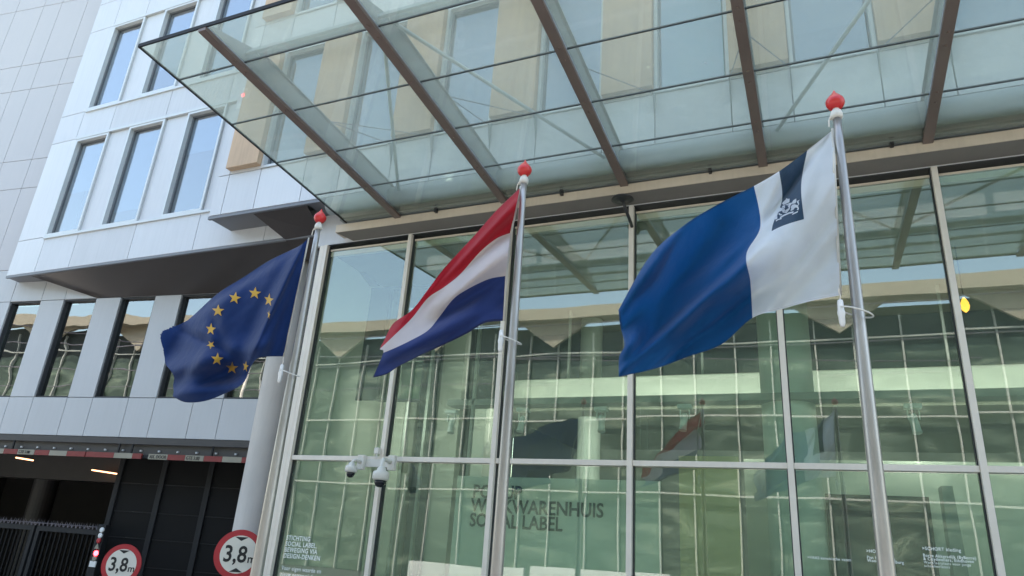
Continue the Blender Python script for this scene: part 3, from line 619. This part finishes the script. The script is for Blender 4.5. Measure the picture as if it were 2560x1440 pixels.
# suspension rods from the sill brackets to each beam
for i, x in enumerate(BX):
    br = [q for q in jr if abs(q-x-.25) < .75]
    br = sorted(jr, key=lambda q: abs(q-(x+.16)))[:2]
    for q in br:
        m = MB(); m.tube([(q, 7.90, Z(5.93)), (x, 6.35, Z(cz(6.35)+.36))], .007, 6); m.build('suspension_rod', 'cable', cp)
        m = MB(); m.prism([(q-.006, 8.0, Z(5.97)), (q-.006, 7.88, Z(5.95)), (q-.006, 8.0, Z(5.60))], (.012, 0, 0)); m.build('bracket', 'gutter', cp)
for px_, py_ in ((1090, 522), (1404, 478), (1775, 422), (2229, 355)):
    q = at(px_, py_, 8.22); m = MB(); m.box((q.x-.02, 8.2, q.z-.06), (q.x+.02, 8.255, q.z+.03)); m.box((q.x-.03, 8.18, q.z+.03), (q.x+.03, 8.255, q.z+.045)); m.build('clip', 'lamp_dark', cp)

# round dark lamp under the fascia
q = at(1560, 507, 8.2)
dl = empty('round_outdoor_lamp', q, 'dark round disc lamp on a bent arm under the beige fascia', 'lamp')
m = MB(); m.lathe([(.02, .05), (.10, .045), (.145, .02), (.15, 0), (.12, -.004), (.04, -.008), (.02, -.03)], (q.x, 8.12, q.z), n=36); m.build('lamp_shade', 'lamp_dark', dl, smooth=True)
m = MB(); m.tube([(q.x+.01, 8.12, q.z-.01), (q.x+.02, 8.14, q.z-.07), (q.x+.03, 8.2, q.z-.12), (q.x+.05, 8.3, q.z-.20), (q.x+.05, 8.44, q.z-.25)], .022, 10); m.build('arm', 'lamp_dark', dl, smooth=True)

# ============================================================ SECURITY CAMERAS
pl = at(938, 1158, 8.40)
mp = empty('camera_bracket', (-5.7, 8.42, Z(1.05)), 'pale metal mounting bar with bolted end plates holding two dome cameras', 'bracket')
x0, x1 = at(905, 1155, 8.4).x, at(988, 1155, 8.4).x; zc = Z(1.02)
m = MB(); m.box((x0, 8.395, zc-.055), (x1-.02, 8.43, zc+.055)); m.build('bar', 'cream', mp, bevel=.004)
for px_ in (901, 978):
    c = at(px_, 1158, 8.34); m = MB(); m.box((c.x-.055, 8.33, zc-.10), (c.x+.055, 8.392, zc+.10)); m.build('end_plate', 'cream', mp, bevel=.006)
    
    for dx in (-.04, .04):
        for dz in (-.08, .08): m = MB(); m.lathe([(.008, 0), (.008, .01)], (c.x+dx, 8.33, zc+dz), (0, -1, 0), 8); m.build('bolt', 'alu', mp)
c = at(944, 1128, 8.40); m = MB(); m.box((c.x-.035, 8.36, c.z-.04), (c.x+.035, 8.43, c.z+.045)); m.build('junction_box', 'cream', mp, bevel=.006)
m = MB(); m.tube([(c.x, 8.385, c.z-.04), (c.x+.01, 8.38, c.z-.1)], .012, 8); m.build('conduit', 'cream', mp)
def dome(px_, py_, Yd, ax_px, s, label):
    c = at(px_, py_, Yd); t = empty('dome_camera', c, label, 'security camera', 'dome cameras on the bracket')
    a = at(ax_px, 1155, 8.33)
    m = MB(); pts = [(a.x, 8.33, a.z+.0), (a.x, 8.26, a.z+.01), (a.x-.01, Yd+.06, a.z+.015), ((a.x*.4+c.x*.6), Yd+.02, a.z+.0), (c.x, Yd, c.z+.11*s), (c.x, Yd, c.z+.06*s)]
    m.tube(pts, [.03*s, .026*s, .026*s, .026*s, .028*s, .03*s], 14); m.build('arm', 'cream', t, smooth=True)
    m = MB(); m.lathe([(.03*s, .115*s), (.055*s, .10*s), (.06*s, .07*s), (.10*s, .05*s), (.105*s, .02*s), (.105*s, -.035*s), (.09*s, -.05*s), (.075*s, -.055*s)], c, n=36); m.build('housing', 'cream', t, smooth=True)
    m = MB(); m.lathe([(.072*s, -.055*s), (.072*s, -.08*s), (.06*s, -.115*s), (.035*s, -.135*s), (.01*s, -.14*s)], c, n=28); m.build('dome', 'smoke', t, smooth=True)
dome(878, 1173, 8.18, 900, .80, 'smaller white dome camera at the left end of the pale mounting bar')
dome(952, 1190, 8.12, 975, 1.05, 'larger white dome camera hanging in front of the second mullion')

# ============================================================ FLAGPOLES
K = .66      # the poles stand just in front of the canopy edge
def flagpole(X, Y, ztop, r0, r1, lean, label):
    X, Y, ztop, r0, r1, lean = X*K, Y*K, ztop*K, r0*K, r1*K, lean*K
    def P(l): return [(a*K, b*K) for a, b in l]
    t = empty('flagpole', (X, Y, 0), label, 'flagpole', 'flagpoles in a row')
    n = 24; m = MB(); top = Z(ztop)
    m.tube([(X+lean*(1-k/n), Y, top*k/n) for k in range(n+1)], [r0+(r1-r0)*max(0, (k/n-.25)/.75) for k in range(n+1)], 28); m.build('shaft', 'pole', t, smooth=True)
    m = MB(); m.lathe([(r1*1.02, 0), (r1*1.45, .007), (r1*1.5, .033), (r1*1.2, .056), (r1*.8, .066), (r1*.8, .073)], (X, Y, top-.02), n=24); m.build('collar', 'cream', t, smooth=True)
    m = MB(); m.lathe(P([(.025, 0), (.05, .006), (.076, .035), (.087, .07), (.082, .10), (.060, .13), (.037, .155), (.018, .178), (.009, .20), (.002, .215)]), (X, Y, top+.05), n=32); fo_ = m.build('finial', 'red', t, smooth=True); sb = fo_.modifiers.new('smooth', 'SUBSURF'); sb.levels = sb.render_levels = 2
    m = MB(); m.tube([(X-r1*1.3, Y-.01, top+.005), (X-.046, Y-.012, top-.03), (X-.050, Y-.012, top-.075)], .004, 6); m.build('hook', 'alu', t)
    m = MB(); m.box((X-.004-r1*1.6, Y-.006, top-.02), (X+.004-r1, Y+.006, top)); m.build('halyard', 'cream', t)
    return t
flagpole(.375, 6.2, 4.01, .066, .036, -.02, 'tall brushed metal flagpole with red finial, the right one, flying the blue and white flag')
flagpole(-2.92, 6.5, 4.00, .066, .036, .0, 'tall brushed metal flagpole with red finial, the middle one, flying the red white blue flag')
flagpole(-6.17, 6.9, 4.01, .075, .036, .03, 'tall brushed metal flagpole with red finial, the left one, flying the starred flag')

# ============================================================ FLAGS
def cr(p, t):
    n = len(p)-1; i = min(int(t), n-1); f = t-i
    a, b, c, d = p[max(i-1, 0)], p[i], p[i+1], p[min(i+2, n)]
    return tuple(.5*((2*b[k])+(-a[k]+c[k])*f+(2*a[k]-5*b[k]+4*c[k]-d[k])*f*f+(-a[k]+3*b[k]-3*c[k]+d[k])*f**3) for k in range(len(b)))
def lin(p, t):
    n = len(p)-1; i = min(int(t), n-1); f = t-i; return tuple(p[i][k]*(1-f)+p[i+1][k]*f for k in range(2))
def folds(Y0, fl, slope):
    """distance of the cloth: base plane, slow lean, and folds as soft ridges along lines (toward the street = negative)"""
    def f(x, y):
        u, v = (x+y)*.7071, (y-x)*.7071
        n = .018*noise.noise(Vector((u*.020, v*.0055, Y0)))+.008*noise.noise(Vector((u*.055, v*.016, Y0+4)))+.0035*noise.noise(Vector((x*.05, y*.11, Y0)))
        return K*(g(x, y)+n)
    def g(x, y):
        d = Y0+slope[0]*(x-slope[2])/100+slope[1]*(y-slope[3])/100
        for (x0, y0, x1, y1, amp, wd) in fl:
            ux, uy = x1-x0, y1-y0; L = math.hypot(ux, uy); ux /= L; uy /= L
            s = (x-x0)*ux+(y-y0)*uy; e = (x-x0)*uy-(y-y0)*ux
            k = 1 if 0 <= s <= L else math.exp(-((s if s < 0 else s-L)/60)**2)
            q = min(1, max(0, s/L))
            d -= amp*2.2*k*(math.exp(-(e/wd)**2) if wd > 0 else math.tanh(e/-wd)*math.exp(-(e/70)**2)*(.3+.7*math.sin(math.pi*(.1+.8*q))))
        return d
    return f
def make_flag(cols, depth, matfn, mats, name, root, sub=10, bulge=None, smooth_t=True):
    nu, nv = (len(cols)-1)*sub, (len(cols[0])-1)*sub; b = bmesh.new(); V = []
    for i in range(nu+1):
        row = []
        for j in range(nv+1):
            pts = [cr(c, j/sub) for c in cols]; x, y = cr(pts, i/sub)
            if bulge: x, y = bulge(i/nu, j/nv, x, y)
            row.append(b.verts.new(at(x, y, depth(x, y))))
        V.append(row)
    for i in range(nu):
        for j in range(nv):
            f = b.faces.new((V[i][j], V[i][j+1], V[i+1][j+1], V[i+1][j])); f.smooth = True; f.material_index = matfn((i+.5)/sub, (j+.5)/sub)
    me = bpy.data.meshes.new(name); b.to_mesh(me); b.free()
    for m in mats: me.materials.append(m)
    o = bpy.data.objects.new(name, me); C.objects.link(o); o.parent = root
    o.matrix_parent_inverse = Matrix.Translation(root.location).inverted(); return o
def patch(polys, depth, mat, name, root, off=.006, cuts=2):
    b = bmesh.new()
    for poly in polys:
        vs_ = [b.verts.new((x, y, 0)) for x, y in poly]; b.faces.new(vs_)
    bmesh.ops.triangulate(b, faces=b.faces[:])
    if cuts: bmesh.ops.subdivide_edges(b, edges=b.edges[:], cuts=cuts, use_grid_fill=True); bmesh.ops.triangulate(b, faces=b.faces[:])
    for v in b.verts: x, y = v.co.x, v.co.y; v.co = at(x, y, depth(x, y)-off)
    me = bpy.data.meshes.new(name); b.to_mesh(me); b.free(); me.materials.append(mat)
    for p in me.polygons: p.use_smooth = True
    o = bpy.data.objects.new(name, me); C.objects.link(o); o.parent = root; o.matrix_parent_inverse = Matrix.Translation(root.location).inverted(); return o
def sleeve(pts, depth, wd, root, mat='c_sleeve'):
    m = MB(); m.tube([at(x, y, depth(x, y)) for x, y in pts], wd, 8); return m.build('hoist_sleeve', M[mat], root, smooth=True)
M['c_sleeve'] = cloth('sleeve_cloth', (.72, .70, .64), .2)
c_blue = cloth('bright_blue_cloth', (.006, .092, .29), .35); c_white = cloth('white_cloth', (.84, .88, .93), .42); c_navy = cloth('dark_slate_cloth', (.035, .07, .12), .25)
c_red = cloth('red_cloth', (.48, .018, .035), .35); c_off = cloth('off_white_cloth', (.72, .64, .64), .35); c_dblue = cloth('deep_blue_cloth', (.030, .055, .21), .35)
c_eu = cloth('flag_blue_cloth', (.013, .042, .17), .3); c_gold = cloth('gold_cloth', (.72, .44, .07), .2)

h_blue = cloth('blue_hem', (.005, .065, .20), .1); h_white = cloth('white_hem', (.66, .69, .74), .1); h_red = cloth('red_hem', (.33, .012, .025), .1); h_off = cloth('off_white_hem', (.55, .5, .5), .1)
h_dblue = cloth('deep_blue_hem', (.016, .026, .10), .1); h_eu = cloth('flag_blue_hem', (.009, .03, .12), .1)
# -- blue and white flag with the coat of arms on a dark ribbon
F3 = [[(2082,325),(2086,430),(2091,535),(2096,640),(2101,738)],
      [(2018,376),(2003,462),(2010,548),(2022,650),(2030,752)],
      [(1948,428),(1955,500),(1929,578),(1940,680),(1950,774)],
      [(1885,465),(1901,565),(1866,635),(1876,705),(1881,795)],
      [(1800,508),(1815,600),(1800,690),(1790,775),(1805,860)],
      [(1712,562),(1725,670),(1715,745),(1695,825),(1722,891)],
      [(1625,640),(1640,740),(1640,810),(1620,860),(1640,921)],
      [(1546,775),(1551,815),(1561,862),(1548,892),(1547,942)]]
d3 = folds(6.2, [(2075,345,1905,575,-.05,26), (2078,470,1890,790,.06,34), (2090,620,1960,770,-.035,26), (2040,380,1985,560,.035,20),
                 (1900,600,1580,890,.13,60), (1880,720,1600,905,-.10,34), (1800,560,1640,800,-.10,60), (1650,620,1560,770,.12,26), (1720,560,1620,690,.06,40),
                 (1960,430,1900,560,.05,22), (1850,640,1700,870,-.05,22), (2076,345,1885,600,.045,-6), (1890,620,1570,905,.10,-8), (1900,570,1700,720,.03,-10), (2085,560,1900,790,.03,-9), (1720,540,1590,700,.045,-8), (1900,720,1640,915,-.05,-7), (1640,700,1585,860,.05,25), (1570,870,1545,940,.07,20)], (-.03, .02, 2080, 500))
f3 = empty('state_flag', tuple(at(2085, 500, 6.2*K)), 'bright blue and white flag with dark ribbon and coat of arms on the right pole', 'flag', 'flags on the three poles')
make_flag(F3, d3, lambda s, t: (2 if 1 < s < 2 and t < 2 else (1 if s < 3 else 0))+(3 if t < .09 or t > 3.91 or s > 6.9 else 0), [c_blue, c_white, c_navy, h_blue, h_white, c_navy], 'cloth', f3, sub=12)
E8 = lambda pts: [(1880+x/8, 440+y/8) for x, y in pts]
em = [[(598,545),(620,520),(640,535),(650,490),(670,500),(672,470),(685,440),(700,470),(712,455),(722,480),(755,455),(748,520),(735,530),(628,578)],
      [(605,600),(750,540),(768,590),(755,660),(690,740),(615,730),(600,690)],
      [(485,670),(510,635),(550,628),(535,648),(555,665),(530,690),(575,682),(600,640),(603,670),(592,702),(545,712),(520,740),(505,790),(480,845),(508,852),(470,872),(453,850),(468,790),(488,740),(495,715),(480,700)],
      [(525,752),(555,740),(575,768),(605,762),(592,788),(560,788),(540,776)],
      [(426,752),(455,733),(478,745),(462,768),(472,802),(445,802),(452,768),(455,748)],
      [(803,520),(830,480),(885,450),(888,500),(870,545),(812,558),(800,545),(830,525)],
      [(750,545),(790,530),(805,545),(775,560),(765,590),(755,580)],
      [(775,622),(800,575),(850,563),(900,580),(925,610),(938,650),(925,685),(893,675),(915,655),(890,630),(860,635),(840,610),(815,640),(827,675),(790,697),(768,690),(800,665),(785,650)],
      [(905,585),(930,565),(900,535),(895,505),(925,485),(960,478),(930,500),(914,515),(942,560),(930,587),(912,595)],
      [(555,820),(640,770),(740,725),(832,703),(825,737),(740,757),(640,802),(565,847)],
      [(800,760),(840,735),(922,698),(915,727),(850,757),(805,777)],
      [(473,885),(520,860),(592,838),(592,862),(520,882),(480,910)]]
patch([E8(p) for p in em], d3, c_white, 'coat_of_arms', f3)
dk = [[(650,592),(688,577),(700,590),(735,583),(715,603),(738,640),(700,662),(680,640),(662,690),(645,650),(664,620)], [(620,625),(632,622),(630,640),(618,642)], [(615,660),(628,655),(628,672),(616,675)],
      [(638,702),(650,698),(650,716),(638,718)], [(672,700),(684,696),(684,714),(673,716)], [(715,560),(730,555),(728,568),(716,570)]]
patch([E8(p) for p in dk], d3, c_navy, 'shield_detail', f3, .010)
sleeve([(2082,322),(2086,430),(2091,535),(2096,640),(2101,736)], d3, .009, f3)
# -- red, white and blue flag
F2 = [[(1300,470),(1277,582),(1264,690),(1259,802)],
      [(1240,527),(1240,597),(1221,698),(1213,807)],
      [(1190,584),(1198,632),(1167,724),(1167,834)],
      [(1140,638),(1150,686),(1132,749),(1120,857)],
      [(1106,676),(1110,718),(1100,790),(1070,880)],
      [(1069,725),(1070,745),(1070,826),(1030,899)],
      [(1030,775),(1030,795),(1025,852),(995,917)],
      [(984,808),(988,836),(985,871),(965,936)],
      [(962,848),(950,872),(958,882),(932,944)]]
d2 = folds(6.5, [(1290,510,1100,690,.07,26), (1285,560,1080,740,-.07,24), (1270,640,1150,720,.045,20), (1230,640,1000,850,.08,28), (1255,740,1090,800,-.07,30), (1180,780,970,900,.10,30),
                 (1150,850,990,925,-.05,18), (1298,490,1090,715,.05,-5), (1282,590,1100,770,.03,-7), (1262,700,1040,850,.035,-7), (1250,770,1080,880,.025,-6), (1050,740,985,830,.06,16)], (-.03, .02, 1290, 640))
f2 = empty('striped_flag', tuple(at(1280, 640, 6.5*K)), 'red, white and blue horizontally striped flag on the middle pole', 'flag', 'flags on the three poles')
make_flag(F2, d2, lambda s, t: (0 if t < 1 else (1 if t < 2 else 2))+(3 if t < .09 or t > 2.91 or s > 7.9 else 0), [c_red, c_off, c_dblue, h_red, h_off, h_dblue], 'cloth', f2, sub=12)
sleeve([(1302,466),(1278,582),(1266,690),(1260,802)], d2, .009, f2)
# -- starred flag
F1 = [[(771,594),(755,670),(739,745),(723,820),(708,891)],
      [(762,604),(724,680),(690,755),(661,835),(650,894)],
      [(744,617),(702,690),(668,765),(642,840),(628,915)],
      [(672,652),(648,720),(625,800),(606,880),(608,958)],
      [(607,694),(590,760),(560,835),(553,900),(566,982)],
      [(545,733),(528,790),(500,860),(500,930),(515,1002)],
      [(487,785),(468,835),(455,890),(458,945),(466,1006)],
      [(450,818),(416,852),(410,885),(430,940),(436,994)]]
d1 = folds(6.9, [(764,600,640,905,.10,24), (735,625,600,890,-.06,22), (700,680,650,860,.05,30), (560,750,480,960,.06,40), (640,930,440,960,-.07,22), (620,870,430,925,.06,26), (600,960,430,985,.05,18), (480,965,600,900,.03,-7), (700,650,470,800,.03,-7), (757,620,625,905,-.05,-5), (520,850,440,985,.03,-8), (640,915,440,950,.02,-6),
                 (560,880,540,820,-.03,14), (480,780,425,880,-.08,30), (535,865,505,850,-.04,10)], (-.035, .03, 770, 700))
f1 = empty('starred_flag', tuple(at(745, 720, 6.9*K)), 'deep blue flag with a circle of gold stars on the left pole', 'flag', 'flags on the three poles')
def fray(u, v, x, y):
    if u > .93:
        k = (u-.93)/.07; x += k*(3*math.sin(v*17+1)+1.5*math.sin(v*43)*math.sin(v*9)); y += k*2.5*math.sin(v*23)
    return x, y
make_flag(F1, d1, lambda s, t: 1 if t < .09 or t > 3.91 else 0, [c_eu, h_eu], 'cloth', f1, sub=12, bulge=fray)
# torn, frayed corner turned back behind
fr = [(472, 799)]
rf = random.Random(3); base = [(452, 810), (436, 816), (420, 822), (407, 827), (402, 835), (401, 846), (403, 858), (407, 870), (411, 882)]
for (xa_, ya_), (xb_, yb_) in zip(base, base[1:]):
    for k in range(5):
        f_ = k/5; j_ = rf.uniform(-3.2, 1.8) if k % 2 else rf.uniform(-.6, 1.6); fr.append((xa_+(xb_-xa_)*f_+j_*.8, ya_+(yb_-ya_)*f_+j_*.7))
fr += [(414, 886), (428, 876), (448, 848)]
patch([fr], lambda x, y: d1(x, y)+.05, c_eu, 'frayed_corner', f1, 0)
def star(cx, cy, r, sxx=1., rot=0.):
    return [(cx+sxx*(r if k % 2 == 0 else r*.40)*math.sin(math.pi*k/5+rot), cy-(r if k % 2 == 0 else r*.40)*math.cos(math.pi*k/5+rot)) for k in range(10)]
for cx, cy, r, sx_, ro in ((637,733,16,1,.12), (587,745,16,1,.2), (545,777,16,1,.05), (527,823,16,.82,.1), (543,898,17,.95,.1), (580,920,16,1,.05), (614,916,15,.5,.2), (672,750,17,.72,.15), (527,862,11,1,.75), (672,787,12,.3,.25)):
    patch([star(cx, cy, r, sx_, ro)], d1, c_gold, 'star', f1, .008)
sleeve([(772,594),(757,668),(741,742),(725,818),(709,892)], d1, .007, f1)

# counterweights with a ring round the pole
def weight(px_, py_, Yd, X, Y, label):
    Yd, X, Y = Yd*K, X*K, Y*K; V = lambda a: Vector(a)*K
    c = at(px_, py_, Yd); t = empty('flag_weight', c, label, 'flag weight', 'white flag counterweights')
    m = MB(); m.lathe([(a*K, b*K) for a, b in ((.008, .11), (.02, .105), (.024, .09), (.026, .02), (.031, .0), (.031, -.02), (.026, -.04), (.024, -.10), (.016, -.125), (.01, -.13))], c, n=20); m.build('weight', 'white', t, smooth=True)
    cx_, cy_ = (c.x+X)/2+.03, (c.y+Y)/2; rx = abs(X-c.x)/2+.04; m = MB()
    m.tube([(cx_+rx*math.cos(2*math.pi*k/28), cy_+.066*math.sin(2*math.pi*k/28), c.z+.0-.03*math.cos(2*math.pi*k/28)) for k in range(28)], .0045, 8, closed=True); m.build('ring', 'cream', t, smooth=True)
    m = MB(); m.tube([c+V((0, 0, .11)), c+V((.008, 0, .145)), c+V((-.004, 0, .18)), c+V((0, 0, .21))], .0035, 6); m.build('clip', 'alu', t)
weight(2103, 780, 6.15, .37, 6.2, 'white cylindrical weight and ring on the right flagpole below the flag corner')
weight(1252, 850, 6.45, -2.92, 6.5, 'white cylindrical weight and ring on the middle flagpole below the flag corner')
weight(702, 932, 6.85, -6.15, 6.9, 'white cylindrical weight and ring on the left flagpole below the flag corner')

# ============================================================ ACROSS THE STREET (seen mirrored in the glass)
st = empty('station_building', (0, -17, 0), 'sunlit station hall with cream folded roof edge mirrored in the glass front', 'building')
YS = -16.0
m = MB(); m.box((-70, YS-.6, 0), (60, YS-.5, 11.2)); m.build('glazing', 'station', st)
m = MB(); x = -70
k = 0
while x < 60:
    m.box((x, YS-.46, 0), (x+.07, YS-.3, 12.6)); x += (1.6, 1.9)[k % 2]; k += 1
m.build('mullions', 'omull', st)
m = MB()
for z in (4.4, 8.0, 11.5): m.box((-70, YS-.28, z), (60, YS-.2, z+.08))
m.build('rails', 'omull', st)
m = MB(); m.box((-70, YS-.45, 13.15), (60, YS+.6, 13.8)); x = -70+2.2
m.build('roof_edge', 'ocream', st)
m = MB(); x = -69.5
while x < 58:
    m.prism([(x+.6, YS+.1, 13.15), (x+4.6, YS+.1, 13.15), (x+2.6, YS+.1, 11.75)], (0, -.2, 0)); x += 6.8
m.build('folded_gable', 'ocream', st)
m = MB(); m.box((-70, YS-30, 0), (60, YS-.62, 13.05)); m.build('hall_body', 'idark', st)
for k in range(9):
    m = MB(); m.box((-18+k*6.2, -13.1, .25), (-12.1+k*6.2, -12.9, .95+.10*(k % 2))); o = m.build('street_barrier', 'white'); tag(o, 'low white barrier panel across the street mirrored at the foot of the glass', 'barrier', 'low white barrier panels across the street')
# street lamp and tram wires
sl_ = empty('street_lamp', (-17.5, -3.0, 0), 'tall grey street lamp mirrored in the left glass pane', 'street lamp')
m = MB(); m.tube([(-17.5, -3, 0), (-17.5, -3, 5), (-17.5, -3, 8.6)], [.12, .09, .06], 14); m.build('mast', 'alu', sl_, smooth=True)
m = MB(); m.box((-18.1, -3.1, 8.5), (-16.9, -2.9, 8.6)); m.build('lamp_head', 'alu', sl_, bevel=.02)
tw = empty('tram_wires', (-10, -3, 7), 'thin overhead tram wires mirrored in the windows', 'overhead wires')
for a, b in (((-50, -1.5, 7.0), (40, -1.2, 7.0)), ((-50, -4.8, 7.0), (40, -4.4, 7.0)), ((-50, -1.5, 7.9), (40, -1.2, 8.0)), ((-17.5, -3, 7.9), (4, -4.0, 7.1)), ((-17.5, -3, 7.9), (-24, 5, 7.2))):
    m = MB(); m.tube([a, b], .018, 6); m.build('wire', 'cable', tw)
